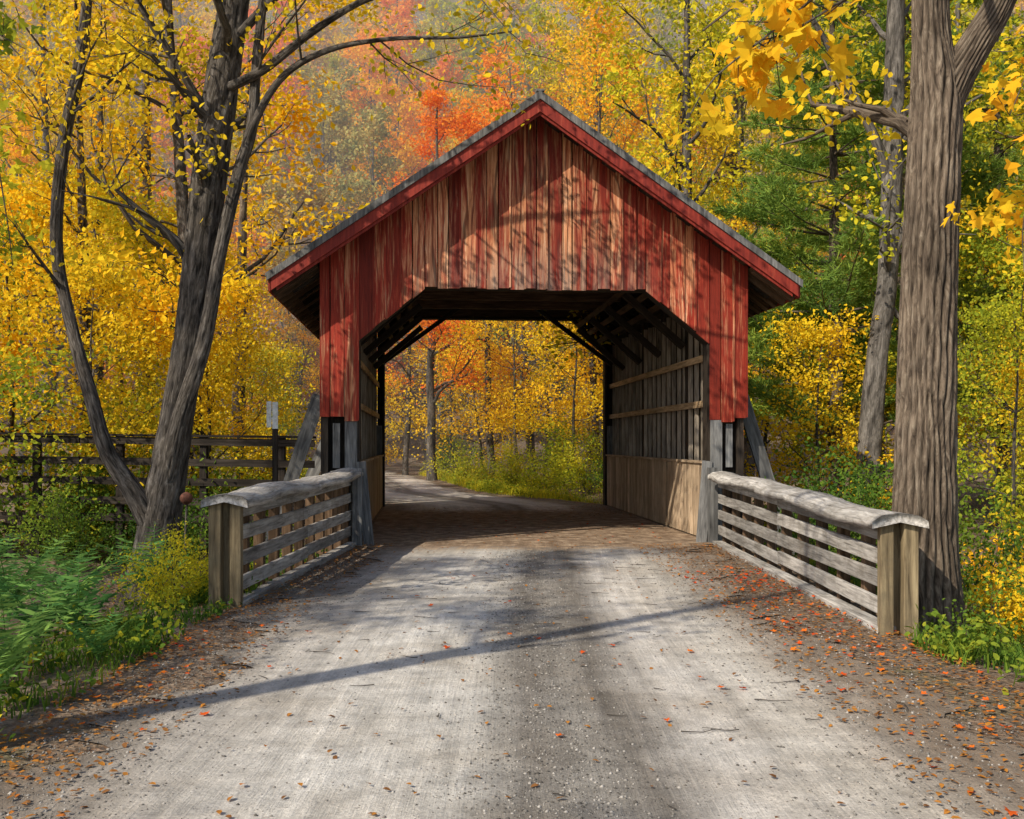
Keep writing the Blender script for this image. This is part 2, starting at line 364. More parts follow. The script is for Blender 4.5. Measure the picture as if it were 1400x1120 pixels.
for s in (-1,1):
    n=12
    for k in range(n):
        x0,x1=4.12*k/n,4.12*(k+1)/n+.03;za,zb_=TOP-SL*x0-.0,TOP-SL*x1+.025
        P=[(s*x0,-.5,za-.05),(s*x1,-.5,zb_-.05),(s*x1,-.5,zb_),(s*x0,-.5,za)]
        if s<0:P=P[::-1]
        prism(g,P,(0,L+1.0,0),0)
    P=[(0,-.56,TOP-.115),(s*4.12,-.56,TOP-.115-SL*4.12),(s*4.12,-.56,TOP+.0-SL*4.12),(0,-.56,TOP+.01)]
    prism(g,P if s>0 else P[::-1],(0,.058,0),0)
    P=[(0,-.53,TOP-.30),(s*4.06,-.53,TOP-.30-SL*4.06),(s*4.06,-.53,TOP-.118-SL*4.06),(0,-.53,TOP-.118)]
    prism(g,P if s>0 else P[::-1],(0,.03,0),1)
    P=[(0,-.495,TOP-.35),(s*3.98,-.495,TOP-.35-SL*3.98),(s*3.98,-.495,TOP-.2-SL*3.98),(0,-.495,TOP-.2)]
    prism(g,P if s>0 else P[::-1],(0,.03,0),1)
    board(g,(s*4.09,-.49,TOP-.19-SL*4.09),(s*4.09,L+.5,TOP-.19-SL*4.09),.2,.03,(0,0,1),1)
    for y in np.arange(-.3,L+.3,.4): board(g,(s*3.42,y,4.33),(s*4.06,y,4.33-SL*.64-.02),.12,.06,(0,0,1),2)
board(g,(0,-.55,TOP+.02),(0,L+.5,TOP+.02),.12,.03,(1,0,0),0)
g.obj('roof',[M['gray'],M['trim'],M['mid']],(),BR)
# ------------------------------------------------------------------ guard rails
def guard(name,a,b,ha,hb,inner,seed):
    rg=np.random.default_rng(seed);e=bpy.data.objects.new(name,None);sc.collection.objects.link(e)
    a=A3(*a,0);b=A3(*b,0);d=nrm(b-a);n=A3(-d[1],d[0],0)*inner
    Ln=np.linalg.norm(b-a);g=Geo()
    H=lambda t:ha+(hb-ha)*t
    for k,fz in enumerate((.20,.43,.66,.88)):
        for sgm in range(2):
            t0,t1=sgm*.5+.001,sgm*.5+.499
            board(g,a+d*Ln*t0+n*.06+A3(0,0,fz*H(t0)+rg.uniform(-.018,.018)),a+d*Ln*t1+n*.06+A3(0,0,fz*H(t1)+rg.uniform(-.018,.018)),.142,.045,(0,0,1),0)
    board(g,a+n*.09+A3(0,0,.02),b+n*.09+A3(0,0,.02),.07,.16,(0,0,1),0)
    g2=Geo()
    for t in np.linspace(.012,.985,11):
        p=a+d*Ln*t-n*.03
        board(g2,p+A3(0,0,-.5),p+A3(0,0,H(t)-.03),.11,.10,n,1 if t>.02 else 0)
    p=a-d*.02
    board(g2,p+n*.11+A3(0,0,-.2),p+n*.11+A3(0,0,ha-.02),.11,.09,n,0)
    board(g2,p-n*.09+A3(0,0,-.2),p-n*.09+A3(0,0,ha-.02),.12,.10,n,0)
    m=60;V=[];B=[];cs=[(-.225,-.075),(-.22,-.01),(-.15,.035),(0,.055),(.15,.035),(.22,-.01),(.225,-.075),(0,-.02)]
    for q in range(m+1):
        t=q/m*1.0;c=a-d*.12+d*(Ln+.12)*t;z=H(t)+.012*math.sin(q*.3+seed)+.014*math.sin(q*.13+seed*2);s=1+.05*math.sin(q*.6+seed)+rg.normal()*.02
        for u,v in cs: V.append(c+n*(u*s+.02)+A3(0,0,z+v+rg.normal()*.003));B.append((q/m*Ln,u,v+seed))
    k=len(cs);i=np.arange(m)[:,None]*k;j=np.arange(k)[None];j2=(j+1)%k
    gc=Geo();gc.add(V,[np.stack([i+j,i+j2,i+j2+k,i+j+k],-1).reshape(-1,4),np.array([list(range(k))]),np.array([list(range(m*k,m*k+k))[::-1]])],0,.9,B)
    o1=g.obj('rails',[M['railwood']],(),e);o2=g2.obj('posts',[M['postwood'],M['mid']],(),e);gc.obj('cap',[M['railwood']],(0,),e)
    for o in (o1,o2):
        bv=o.modifiers.new('b','BEVEL');bv.width=.008;bv.segments=2
guard('wooden_guard_rail',(-2.78,9.95),(-2.56,16.05),1.05,1.13,-1,3)
guard('wooden_guard_rail.001',(3.24,8.6),(3.32,16.1),.95,1.10,1,8)
# ------------------------------------------------------------------ background fence, sign
g=Geo()
def fy(x): return 18.2-.02*(x+6)
for x in (-11.5,-9.9,-8.5,-7.0,-5.5,-4.1): board(g,(x,fy(x)+.08,-.8),(x,fy(x)+.08,1.72),.12,.12,(1,0,0),0)
for z in (.25,.55,.9,1.25,1.62):
    board(g,(-11.8,fy(-11.8),z+.08),(-7.7,fy(-7.7),z+.03),.13,.05,(0,0,1),0);board(g,(-7.68,fy(-7.7),z+.03),(-3.5,fy(-3.5),z-.04),.13,.05,(0,0,1),0)
board(g,(-11.8,fy(-11.8)+.05,1.79),(-3.5,fy(-3.5)+.05,1.69),.22,.04,(0,1,0),0)
for x in np.arange(-11.5,-8,.35): board(g,(x,18.5,-.9),(x,18.5,.3),.2,.03,(1,0,0),0)
g.obj('wooden_fence',[M['fence']])
e=bpy.data.objects.new('marker_sign',None);sc.collection.objects.link(e)
g=Geo();board(g,(-3.47,15,-.4),(-3.47,15,1.85),.07,.07,(1,0,0),0);g.obj('post',[M['dark']],(),e)
t=NT('white_sign_paint');p=t.n('ShaderNodeNewGeometry').outputs['Position'];wm=t.bsdf(t.ramp(t.noise(p,12,5,.7),[(.35,(.45,.45,.42)),(.6,(.75,.75,.73))]),.5)
g=Geo();board(g,(-3.545,14.94,1.82),(-3.545,14.94,2.2),.07,.012,(1,0,0),0);board(g,(-3.455,14.94,1.80),(-3.455,14.94,2.19),.08,.012,(1,0,0),0)
board(g,(-3.55,14.955,1.95),(-3.42,14.955,1.95),.03,.012,(0,0,1),0);g.obj('plates',[wm],(),e)
e=bpy.data.objects.new('round_gourd_birdhouse',None);sc.collection.objects.link(e)
g=Geo();P=np.array([[-3.88,12.2,z] for z in np.linspace(.86,1.01,12)]);tube(g,P,.075*np.sqrt(np.maximum(.02,1-np.linspace(-1,1,12)**2)),18)
t=NT('rusty_brown');wm=t.bsdf(t.ramp(t.noise(t.n('ShaderNodeNewGeometry').outputs['Position'],14,5,.7),[(.35,(.05,.02,.014)),(.65,(.17,.065,.04))]),.8);g.obj('body',[wm],(0,),e)
g=Geo();tube(g,[(-3.88,12.22,-.6),(-3.90,12.22,.5),(-3.88,12.22,.88)],.014,6);g.obj('stake',[M['barkL']],(0,),e)
# ------------------------------------------------------------------ trees
def branch(g,rng,p,d,Ln,r,depth,tips,up=.08,sides=5,wob=.16):
    n=max(3,int(Ln/.45));pts=[p];d=nrm(d)
    for i in range(n):
        d=nrm(d+rng.normal(size=3)*wob+A3(0,0,up));p=p+d*Ln/n;pts.append(p)
    pts=np.array(pts);rad=np.linspace(r,r*.3,n+1);tube(g,pts,rad,sides)
    if depth>0:
        for k in range(rng.integers(3,6)):
            t=rng.integers(max(1,n//3),n+1);dd=nrm(pts[t]-pts[t-1]);o=nrm(np.cross(dd,rng.normal(size=3)))
            branch(g,rng,pts[t],nrm(dd+o*rng.uniform(.6,1.2)+A3(0,0,.05)),Ln*rng.uniform(.4,.62),max(.006,rad[t]*.6),depth-1,tips,up*.6,4 if depth<2 else 5)
    if depth<=1: tips.extend(pts[max(1,n//2):])
def foliage(g,rng,tips,n,size,T=T4,spread=(.45,.45,.2),mat=1,up=.6):
    tips=np.array(tips);k=rng.integers(0,len(tips),n);cr=rng.random(len(tips))
    C=tips[k]+rng.normal(size=(n,3))*A3(*spread)
    leaves(g,C,size,mat,T,up,np.clip(cr[k]*.6+rng.random(n)*.4,0,1),rng=rng)
def tree_mesh(name,seed,H,r,cb,Rc,nl,ls,T=T4,limbs=16):
    rng=np.random.default_rng(seed);g=Geo();n=12
    lean=rng.normal(size=2)*.04;zz=np.linspace(-.6,H,n)
    P=np.stack([lean[0]*zz+np.cumsum(rng.normal(size=n)*.07),lean[1]*zz+np.cumsum(rng.normal(size=n)*.07),zz],1);P[:,:2]-=P[1,:2]
    P=catmull(P,.6);rad=np.interp(P[:,2],[-.6,.3,H],[r*1.35,r,r*.12]);tube(g,P,rad,9,ridge=.03);tips=[]
    for k in range(limbs):
        h=cb+(H*.96-cb)*((k+rng.random())/limbs);f=(h-cb)/(H-cb)
        a=k*2.4+rng.normal()*.4;Ln=Rc*(1-.65*f**1.5)*rng.uniform(.7,1.15);i=np.argmin(abs(P[:,2]-h))
        branch(g,rng,P[i],A3(math.cos(a),math.sin(a),.25+.6*f),Ln,rad[i]*.5,2,tips)
    foliage(g,rng,tips,nl,ls,T,(.34,.34,.14))
    return g.mesh(name,[M['barkG'],M['Lyel']],(0,))
tall=[tree_mesh('tall_tree_mesh%d'%k,20+k,17+k*1.4,.2+.02*k,[5.5,4,7,3.2][k],4.0,8500,.185) for k in range(4)]
hillm=[tree_mesh('hill_tree_mesh%d'%k,30+k,15+k*2,.2,[3,2.5][k],4.4,5000,.33) for k in range(2)]
under=[tree_mesh('understory_mesh%d'%k,40+k,[6.5,5,8][k],.07,[.9,.6,1.6][k],2.3,6500,.12,T6,14) for k in range(3)]
def bush_mesh(name,seed,h,w,nl,ls,T=T6):
    rng=np.random.default_rng(seed);g=Geo();tips=[]
    for k in range(12):
        a=rng.uniform(0,6.28);branch(g,rng,A3(rng.normal()*.1,rng.normal()*.1,-.15),A3(math.cos(a)*w/h,math.sin(a)*w/h,1),h*rng.uniform(.6,1),.014,1,tips,.02,4,.2)
    foliage(g,rng,tips,nl,ls,T,(.16,.16,.12));return g.mesh(name,[M['barkL'],M['Lyg']],(0,))
bushes=[bush_mesh('bush_mesh%d'%k,60+k,[1.5,1.0,2.0][k],[1.0,.9,1.1][k],[2600,1800,3600][k],.085) for k in range(3)]
def inst(name,me,x,y,leaf,bk=None,s=1,rz=None,z=None,parent=None):
    o=link(name,me,parent);o.location=(x,y,float(gh(x,y)) if z is None else z);o.scale=(s,s,s*R.uniform(.92,1.08));o.rotation_euler=(0,0,R.uniform(0,6.28) if rz is None else rz)
    o.material_slots[1].link='OBJECT';o.material_slots[1].material=M[leaf]
    if bk: o.material_slots[0].link='OBJECT';o.material_slots[0].material=M[bk]
    return o
def blocked(x,y,m=3.4):
    if 14<y<28: return abs(x-rcx(y))<5.4
    if y<42: return -15<x-rcx(y)<6.5
    if y<46: return abs(x-rcx(y))<5
    return abs(x-rcx(y))<m
def pick(x,y):
    u=x/max(y,1);q=R.random()
    if u<-.17: return 'Lyel' if q<.62 else ('Lgold' if q<.78 else ('Lyg' if q<.95 else 'Lgr'))
    if u<.02: return 'Lor' if q<.5 else ('Lgold' if q<.75 else 'Lyel')
    if u<.18: return 'Lyel' if q<.65 else ('Lgold' if q<.8 else 'Lyg')
    return 'Lyg' if q<.6 else ('Lyel' if q<.92 else 'Lgr')
cnt=0
y=22.0
while y<58:
    x=-.58*y-4
    while x<.58*y+4:
        xx,yy=x+R.uniform(-1.8,1.8),y+R.uniform(-1.8,1.8);u=xx/yy
        gap=(-.26<u<-.13 and yy<56) or (.22<u<.4 and yy<31)
        if not blocked(xx,yy) and not gap:
            inst('maple_tree',tall[R.integers(4)],xx,yy,pick(xx,yy),['barkL','barkG','barkR'][R.integers(3)],R.uniform(.8,1.15));cnt+=1
        x+=6.8+.05*y
    y+=6.5
for x,y,l,s in [(-3.4,43,'Lor',.82),(-.9,44.5,'Lor',.92),(.9,49,'Lor',.95),(-5.2,50,'Lor',.8),(3.6,42,'Lgold',.85),(6.6,38,'Lyel',.85),(9.5,41,'Lyg',.9),(4.8,47,'Lyel',1.0),(-8.6,54,'Lred',.6),(-11,52,'Lgold',.5)]: inst('maple_tree',tall[R.integers(4)],x,y,l,'barkL',s)
for x,y,l,s in [(2.2,36.5,'Lyel',.95),(4.6,34.5,'Lyel',.9),(.3,39,'Lyel',1.0),(3.2,41,'Lyel',1.1),(-1.3,45,'Lyel',1.1),(5.8,37,'Lgold',1.1),(-9.6,36,'Lyel',.9),(-10.5,43,'Lyg',1),(1.5,47,'Lyel',1.2),(-3,51,'Lyel',1.1),(-7,50,'Lyel',.9),
    (-6.2,21.5,'Lyel',.75),(-8.2,20.5,'Lyel',.85),(-10.5,22,'Lyel',1.1),(-12.3,19.5,'Lgold',1.0),(-9.3,25,'Lyg',1),(-13,25,'Lyg',1),(-8.8,28,'Lyel',1),(-9.8,17,'Lyg',.8),
    (6.2,21,'Lyel',.7),(10.2,21,'Lyg',.8),(12.2,24,'Lyel',1),(9.5,17.5,'Lyel',.7),(11.5,18.5,'Lyel',.9),(7.6,15.5,'Lyg',.5),(6.4,25,'Lyg',.9),(8.5,24.5,'Lyg',.8)]:
    inst('young_maple_tree',under[R.integers(3)],x,y,l,'barkL',s)
for x,y,l,s in [(-.1,36,'Lyg',.7),(1.0,33.5,'Lyg',.8),(2.4,32.6,'Lyg',.9),(3.5,31.8,'Lgr',.8),(-.9,38,'Lyg',.9),(1.5,36,'Lyg',1),(-2.0,41,'Lyg',.9),(-3.4,52,'Lgr',1),(-7.2,31,'Lgr',.7),(-8.4,38,'Lyg',.8),(-9.6,44,'Lyg',.9),
    (-5.3,18.9,'Lgr',.9),(-6.6,19.4,'Lgr',1.2),(-8.5,19.2,'Lgr',1.2),(-5.5,20.6,'Lgr',1.1),(-6.0,22.2,'Lyg',1.3),(-7.6,20.0,'Lyg',1.3),(-10.4,19,'Lgr',1.3),(-11.6,18.8,'Lyg',1.2),(-5.4,17.0,'Lgr',.6),(-7.3,16.6,'Lgr',.6),(-4.2,16.2,'Lgr',.45),
    (-3.3,10.9,'Lyg',.42),(-3.35,10.1,'Lyg',.36),(5.6,17.5,'Lgr',1),(6.6,18.6,'Lyel',1.1),(8.2,19.4,'Lgr',1.1),(5.6,20.5,'Lyg',1.1),(4.9,14.5,'Lgr',.7),(5.6,12.3,'Lgr',.7),(6.6,13.6,'Lyel',.8),(9.8,18,'Lgr',1.1),(8.2,15,'Lyg',.9),(7,11.2,'Lgr',.7),
    (4.75,9.9,'Lyel',.62),(5.3,10.4,'Lyel',.7),(4.5,8.3,'Lgr',.45),(5.1,8.7,'Lgr',.5)]:
    inst('shrub',bushes[R.integers(3)],x,y,l,None,s)
for x,y,l,s in [(-12.5,0,'Lyel',.75),(-16,4.5,'Lgold',.8),(-9.6,-6.5,'Lyel',.65),(9,2,'Lyg',.9),(15,13,'Lyg',1)]:  # out of view; those on the left are added to dapple the road with shade
    inst('maple_tree',tall[R.integers(4)],x,y,l,'barkL',s)
DF=bpy.data.objects.new('distant_forest',None);sc.collection.objects.link(DF)
y=62.0
while y<118:
    x=-.6*y-4
    while x<.6*y+4:
        xx,yy=x+R.uniform(-2,2),y+R.uniform(-2,2)
        inst('hill_tree',hillm[R.integers(2)],xx,yy,['Lhill','Lhill','Lor','Lyel','Lyg','Lyel','Lgold'][R.integers(7)],'barkG',R.uniform(.8,1.15),parent=DF);x+=7
    y+=7.5
def hero(name,paths,mats,nl,ls,seed,extra=(),T=T6,ridge=.05,sides=22,nr=9):
    rng=np.random.default_rng(seed);g=Geo();tips=[]
    for q,(P,rad,ns) in enumerate(paths):
        P4=np.hstack([np.array(P,float),np.array(rad,float)[:,None]]);C=catmull(P4,.04 if q<3 and sides>20 else .12)
        big=C[0,3]>.07
        tube(g,C[:,:3],np.maximum(C[:,3],.004),sides if big else 8,0,ridge if big else .03,nr if big else 5,seed+q)
        for k in range(ns):
            i=rng.integers(int(len(C)*.35),len(C));dd=nrm(C[min(i+1,len(C)-1),:3]-C[i-1,:3]);o=nrm(np.cross(dd,rng.normal(size=3)))
            branch(g,rng,C[i,:3],nrm(dd*.5+o+A3(0,0,.15)),rng.uniform(.9,2.2),max(.008,C[i,3]*.4),1,tips,.04,5)
    for e in extra: tips+=list(np.array(e))
    if nl: foliage(g,rng,tips,nl,ls,T,(.22,.22,.14))
    return g.obj(name,mats,(0,))
Yl=14.0
hero('leaning_maple_tree',[
 ([(-4.98,Yl,-.7),(-4.87,Yl,.1),(-4.62,Yl,1.65),(-4.38,Yl,3.15),(-4.2,Yl,4.65),(-4.02,Yl,6.15),(-3.8,Yl,7.65),(-3.5,Yl,9.6),(-3.3,Yl-.3,12)],[.38,.29,.23,.22,.23,.22,.19,.13,.05],10),
 ([(-4.72,Yl-.12,.9),(-4.45,Yl-.28,1.9),(-4.12,Yl-.3,2.95),(-3.92,Yl-.25,4.15),(-3.68,Yl-.2,5.25),(-3.5,Yl-.2,5.9),(-3.42,Yl-.2,7.0),(-3.2,Yl-.2,8.5),(-2.8,Yl-.2,10)],[.11,.11,.10,.09,.085,.075,.06,.05,.02],6),
 ([(-4.9,Yl-.05,.5),(-5.15,Yl-.1,.95),(-5.5,Yl-.1,1.5),(-5.76,Yl,2.25),(-6.1,Yl+.1,3.35),(-6.27,Yl+.1,4.35),(-6.18,Yl+.1,5.65),(-5.95,Yl+.1,6.85),(-5.8,Yl,7.8),(-5.7,Yl,9.5)],[.17,.13,.105,.095,.085,.085,.08,.075,.06,.02],7),
 ([(-3.62,Yl-.2,5.4),(-3.38,Yl-.3,6.02),(-3.0,Yl-.4,6.5),(-2.4,Yl-.5,6.78),(-1.6,Yl-.6,6.88),(-.7,Yl-.7,6.86),(.1,Yl-.7,6.95)],[.06,.05,.045,.04,.03,.02,.008],5),
 ([(-3.98,Yl,6.4),(-3.3,Yl-.4,6.55),(-2.6,Yl-.6,6.98),(-1.9,Yl-.8,7.3),(-1.1,Yl-1,7.42),(-.2,Yl-1.1,7.4),(.7,Yl-1.1,7.25)],[.07,.06,.05,.042,.034,.024,.008],6),
 ([(-3.95,Yl,6.9),(-3.3,Yl-.2,7.5),(-2.4,Yl-.4,8.1),(-1.2,Yl-.6,8.6)],[.07,.055,.04,.01],5),
 ([(-4.05,Yl,5.9),(-4.5,Yl-.4,6.7),(-4.9,Yl-.7,7.4),(-5.2,Yl-.9,8.2)],[.06,.05,.035,.01],5),
 ([(-4.35,Yl,3.9),(-4.7,Yl-.3,4.5),(-5.2,Yl-.5,4.75),(-5.9,Yl-.6,4.9)],[.03,.025,.016,.006],2)],
 [M['barkL'],M['Lyel']],4500,.10,5,ridge=.07,sides=40,nr=12)
Yr=9.5
hero('rough_barked_maple_tree',[
 ([(3.84,Yr,-.6),(3.83,Yr,-.1),(3.82,Yr,.5),(3.83,Yr,1.63),(3.86,Yr,2.99),(3.91,Yr,4.2),(3.93,Yr,4.8),(3.89,Yr,5.4),(3.87,Yr,6.2),(3.8,Yr,8),(3.5,Yr,11)],[.44,.35,.28,.25,.24,.24,.23,.17,.155,.12,.03],8),
 ([(3.93,Yr,4.4),(4.05,Yr-.02,4.85),(4.27,Yr-.04,5.25),(4.5,Yr-.05,5.65),(4.8,Yr,6.4),(5.3,Yr,8),(5.6,Yr,10)],[.14,.16,.14,.125,.11,.08,.02],7),
 ([(3.87,Yr,6.9),(3.3,Yr-1.2,6.9),(2.5,Yr-2.6,5.9),(1.9,Yr-3.7,4.7),(1.35,Yr-4.3,4.0),(.95,Yr-4.4,3.65)],[.05,.045,.035,.02,.012,.005],0)],
 [M['barkR'],M['Lyel']],2500,.11,9,ridge=.10,sides=130,nr=24)
hero('gray_barked_maple_tree',[
 ([(6.85,20,-.6),(6.9,20,0),(7.0,20,1.67),(7.14,20,3.39),(7.33,20,4.8),(7.43,20,7.4),(7.5,20,10.2),(7.6,20,14)],[.3,.25,.22,.21,.2,.19,.16,.06],10),
 ([(7.38,20,6.6),(7.05,19.8,7.4),(6.4,19.6,8.5),(5.7,19.4,9.6),(4.8,19.2,10.6)],[.1,.09,.07,.05,.02],6),
 ([(7.35,20,5.0),(7.7,19.9,6.0),(7.9,19.8,7.3),(8.0,19.8,9.5)],[.1,.09,.07,.03],4),
 ([(7.3,20,4.4),(7.6,20,4.0),(7.7,20,4.1)],[.06,.05,.03],0)],
 [M['barkG'],M['Lyg']],3500,.12,12,sides=18)
for k,(x,y,r,h) in enumerate([(-10.4,29,.24,15),(-12.6,31,.2,15),(-8.6,32,.2,14),(-9.3,22.5,.13,12),(9.2,24,.2,14),(3.2,38,.14,13),(12.5,23,.2,14),(10.9,27,.13,13),(-6.8,1.6,.17,13),(-7.4,24.5,.12,13)]):  # trunk nearest the camera is out of view, added to cast a shadow stripe
    dx=R.normal()*.4
    hero('slender_maple_tree',[([(x,y,-.6),(x+dx*.2,y,h*.2),(x+dx*.5,y,h*.5),(x+dx*1.3,y,h)],[r*1.3,r,r*.8,.02],12)],[M['barkL'] if k%2 else M['barkR'],M['Lyel' if x<5 else 'Lyg']],1000 if y<10 else 2200,.12,100+k,sides=12)
def pine_mesh(name,seed,H):
    rng=np.random.default_rng(seed);g=Geo();zz=np.linspace(-.5,H,14);P=np.stack([.02*zz,.01*zz,zz],1);tube(g,P,np.linspace(.22,.03,14),8,ridge=.03)
    C=[];D=[];h=2.2
    while h<H-.3:
        f=(h-2.2)/(H-2.2);n=5
        for k in range(n):
            a=rng.uniform(0,6.28);Ln=(3.6*(1-f)+.5)*rng.uniform(.7,1.1);d=A3(math.cos(a),math.sin(a),.12);p=A3(.02*h,.01*h,h);m=max(4,int(Ln/.3));pts=[p]
            for i in range(m): d=nrm(d+rng.normal(size=3)*.06+A3(0,0,.02));p=p+d*Ln/m;pts.append(p)
            pts=np.array(pts);tube(g,pts,np.linspace(.035,.006,m+1),4)
            for i in range(m//4+1,m+1):
                for sd in (-1,1):
                    sdv=nrm(nrm(pts[i]-pts[i-1])*.8+sd*A3(-math.sin(a),math.cos(a),0)+A3(0,0,.1));sl=.75*(1-.5*i/m)
                    for q in np.linspace(.15,1,5):
                        c=pts[i]+sdv*sl*q;nn=13;C.append(np.repeat(c[None],nn,0)+rng.normal(size=(nn,3))*.03);D.append(nrm(sdv*.8+rng.normal(size=(nn,3))*.6+A3(0,0,.25)))
        h+=rng.uniform(.45,.75)
    C=np.concatenate(C);D=np.concatenate(D);leaves(g,C,.19,1,TN*np.array([1,2.0]),.3,d=D,rng=rng);return g.mesh(name,[M['barkR'],M['Lpine']],(0,))
pm=pine_mesh('pine_mesh',5,14)
for x,y,s in [(7.3,23.0,.98),(9.6,27,1.1),(14.5,30,1.2)]: inst('pine_tree',pm,x,y,'Lpine','barkR',s)
def spray(name,paths,n,ls,leaf,seed,sp=.13):
    rng=np.random.default_rng(seed);g=Geo();tips=[]
    for P,r in paths:
        C=catmull(P,.08);tube(g,C,np.linspace(r,.003,len(C)),6)
        for k in range(7):
            i=rng.integers(len(C)//3,len(C));d=nrm(rng.normal(size=3)*A3(1,1,.5)+A3(0,0,-.2));Q=np.array([C[i]+d*u for u in np.linspace(0,rng.uniform(.2,.45),5)]);tube(g,Q,np.linspace(.004,.0015,5),4);tips+=list(Q[1:])
    tips=np.array(tips);C=tips[rng.integers(0,len(tips),n)]+rng.normal(size=(n,3))*sp*.6
    d=nrm(rng.normal(size=(n,3))+A3(0,0,-.8));leaves(g,C,ls,1,TM,.2,d=d,fold=.3,rng=rng);return g.obj(name,[M['barkL'],M[leaf]],(0,))
spray('overhanging_maple_branch',[([(1.95,5.6,4.5),(1.6,5.3,3.95),(1.3,5.1,3.65),(1.0,5.05,3.4),(.88,5.05,3.22)],.014),([(2.0,5.5,4.1),(1.7,5.3,3.88),(1.4,5.2,3.68),(1.15,5.2,3.62)],.01)],130,.15,'Lgold',31)
spray('overhanging_maple_branch.001',[([(4.5,8.9,5.6),(4.3,8.0,4.5),(3.9,7.5,3.9),(3.65,7.3,3.2),(3.6,7.2,2.8)],.016),([(4.5,8.9,5.6),(4.0,7.6,4.7),(3.7,7.3,4.3),(3.5,7.2,3.9)],.012)],170,.14,'Lgold',32,.2)
spray('overhanging_maple_branch.002',[([(-5.2,9,5.6),(-4.6,8.5,4.8),(-4.2,8.2,4.2),(-4.0,8.1,3.4),(-3.95,8.1,3.0)],.016),([(-5.2,9,5.6),(-4.3,8.4,5.0),(-3.9,8.2,4.75)],.012)],130,.13,'Lyg',33,.2)
# ------------------------------------------------------------------ ferns, herbs, grass
def fern_mesh(seed):
    rng=np.random.default_rng(seed);g=Geo()
    for f in range(10):
        a=f*.63+rng.uniform(-.2,.2);Ln=rng.uniform(.7,1.05);o=A3(math.cos(a),math.sin(a),0);el=rng.uniform(1.2,1.5);P=[A3(0,0,0)];m=20
        for i in range(m): P.append(P[-1]+(o*math.cos(el)+A3(0,0,math.sin(el)))*Ln/m);el-=rng.uniform(.03,.075)
        P=np.array(P);tube(g,P,np.linspace(.006,.001,m+1),3,0);C=[];D=[];S=[]
        for i in range(3,m+1):
            t=i/m;tt=nrm(P[i]-P[i-1]);s=np.cross(tt,A3(0,0,1));s=nrm(s)
            for sd in (-1,1): C.append(P[i]);D.append(nrm(s*sd+tt*.45-A3(0,0,.1)));S.append(.19*math.sin(min(1,(1-t)*1.15+.06)*2.2)*Ln)
        C=np.array(C);D=np.array(D);S=np.array(S);Tt=np.array([[0,-.07],[.35,-.09],[1,0],[.35,.09],[0,.07]])
        leaves(g,C,S,1,Tt,1.5,rnd=np.full(len(C),rng.random()),d=D,fold=.1,rng=rng)
    return g.mesh('fern_mesh',[M['Lfern'],M['Lfern']])
fm=[fern_mesh(k) for k in range(3)]
for k,(x,y,s) in enumerate([(-4.6,10.6,1.25),(-5.5,11.2,1.35),(-4.1,11.7,1.1),(-4.25,9.2,1.15),(-5.2,9.7,1.3),(-3.6,8.5,.9),(-4.3,7.9,1.05),(-3.5,7.1,.95),(-3.1,6.1,.8),(-4.2,6.7,1.0),(-6.3,12.4,1.35),(-2.85,5.3,.65),(-3.3,5.3,.7),(4.6,7.6,.7),(4.2,6.6,.65),(5.0,8.2,.8),(3.7,5.6,.5),(5.4,7.2,.8),(-7.1,13.5,1.3),(-2.95,7.3,.55)]):
    o=link('fern',fm[k%3]);o.location=(x,y,float(gh(x,y))+.04);o.scale=(s,s,s);o.rotation_euler=(0,0,R.uniform(0,6))
def grass(name,n,fx,mat,h,seed):
    rng=np.random.default_rng(seed);g=Geo();P=fx(rng,n);P=np.column_stack([P,gh(P[:,0],P[:,1])]);N=len(P)
    a=rng.uniform(0,6.28,N);o=np.column_stack([np.cos(a),np.sin(a),np.zeros(N)]);s=np.column_stack([-np.sin(a),np.cos(a),np.zeros(N)]);hh=h*rng.uniform(.4,1.2,N)[:,None];w=.004+.004*rng.random((N,1));z=A3(0,0,1)
    V=np.stack([P-s*w,P+s*w,P+o*hh*.2+z*hh*.6+s*w*.8,P+o*hh*.2+z*hh*.6-s*w*.8,P+o*hh*.6+z*hh*.95],1).reshape(-1,3)
    b=np.arange(N)[:,None]*5;g.add(V,[b+np.array([[0,1,2,3]]),b+np.array([[3,2,4]])],0,np.repeat(rng.random(N),5));return g.obj(name,[M[mat]])
def fl(rng,n):
    y=rng.uniform(3.5,15,n);x=-2.7-np.abs(rng.normal(size=n))*.9;k=(np.sin(x*3+y*2.1)+np.sin(y*4.3-x*2)+rng.normal(size=n)*.8)>-.2;return np.column_stack([x,y])[k]
def fr(rng,n):
    y=rng.uniform(3.5,15,n);x=3.15+np.abs(rng.normal(size=n))*.9;x=np.where(y>8.3,x+.45,x);k=(np.sin(x*3+y*2.1)+np.sin(y*4.3-x*2)+rng.normal(size=n)*.8)>.2;return np.column_stack([x,y])[k]
def fb(rng,n):
    y=rng.uniform(29,50,n);s=rng.choice([-1,1],n);x=rcx(y)+s*(2.6+np.abs(rng.normal(size=n))*1.6);return np.column_stack([x,y])
grass('grass_verge',9000,fl,'Lgr',.14,1);grass('grass_verge.001',9000,fr,'Lgr',.2,2);grass('grass_verge.002',20000,fb,'Lyg',.3,3)
def herbs(name,n,fx,mat,seed,ls=.05,hm=.3):
    rng=np.random.default_rng(seed);g=Geo();P=fx(rng,n);P=np.column_stack([P,gh(P[:,0],P[:,1])]);C=[]
    for p in P:
        h=hm*rng.uniform(.3,1.2);m=rng.integers(6,14);q=np.column_stack([rng.normal(size=m)*.06,rng.normal(size=m)*.06,rng.uniform(.15,1,m)*h]);C.append(p+q)
    leaves(g,np.concatenate(C),ls,0,T6,1.2,rng=rng);return g.obj(name,[M[mat]])
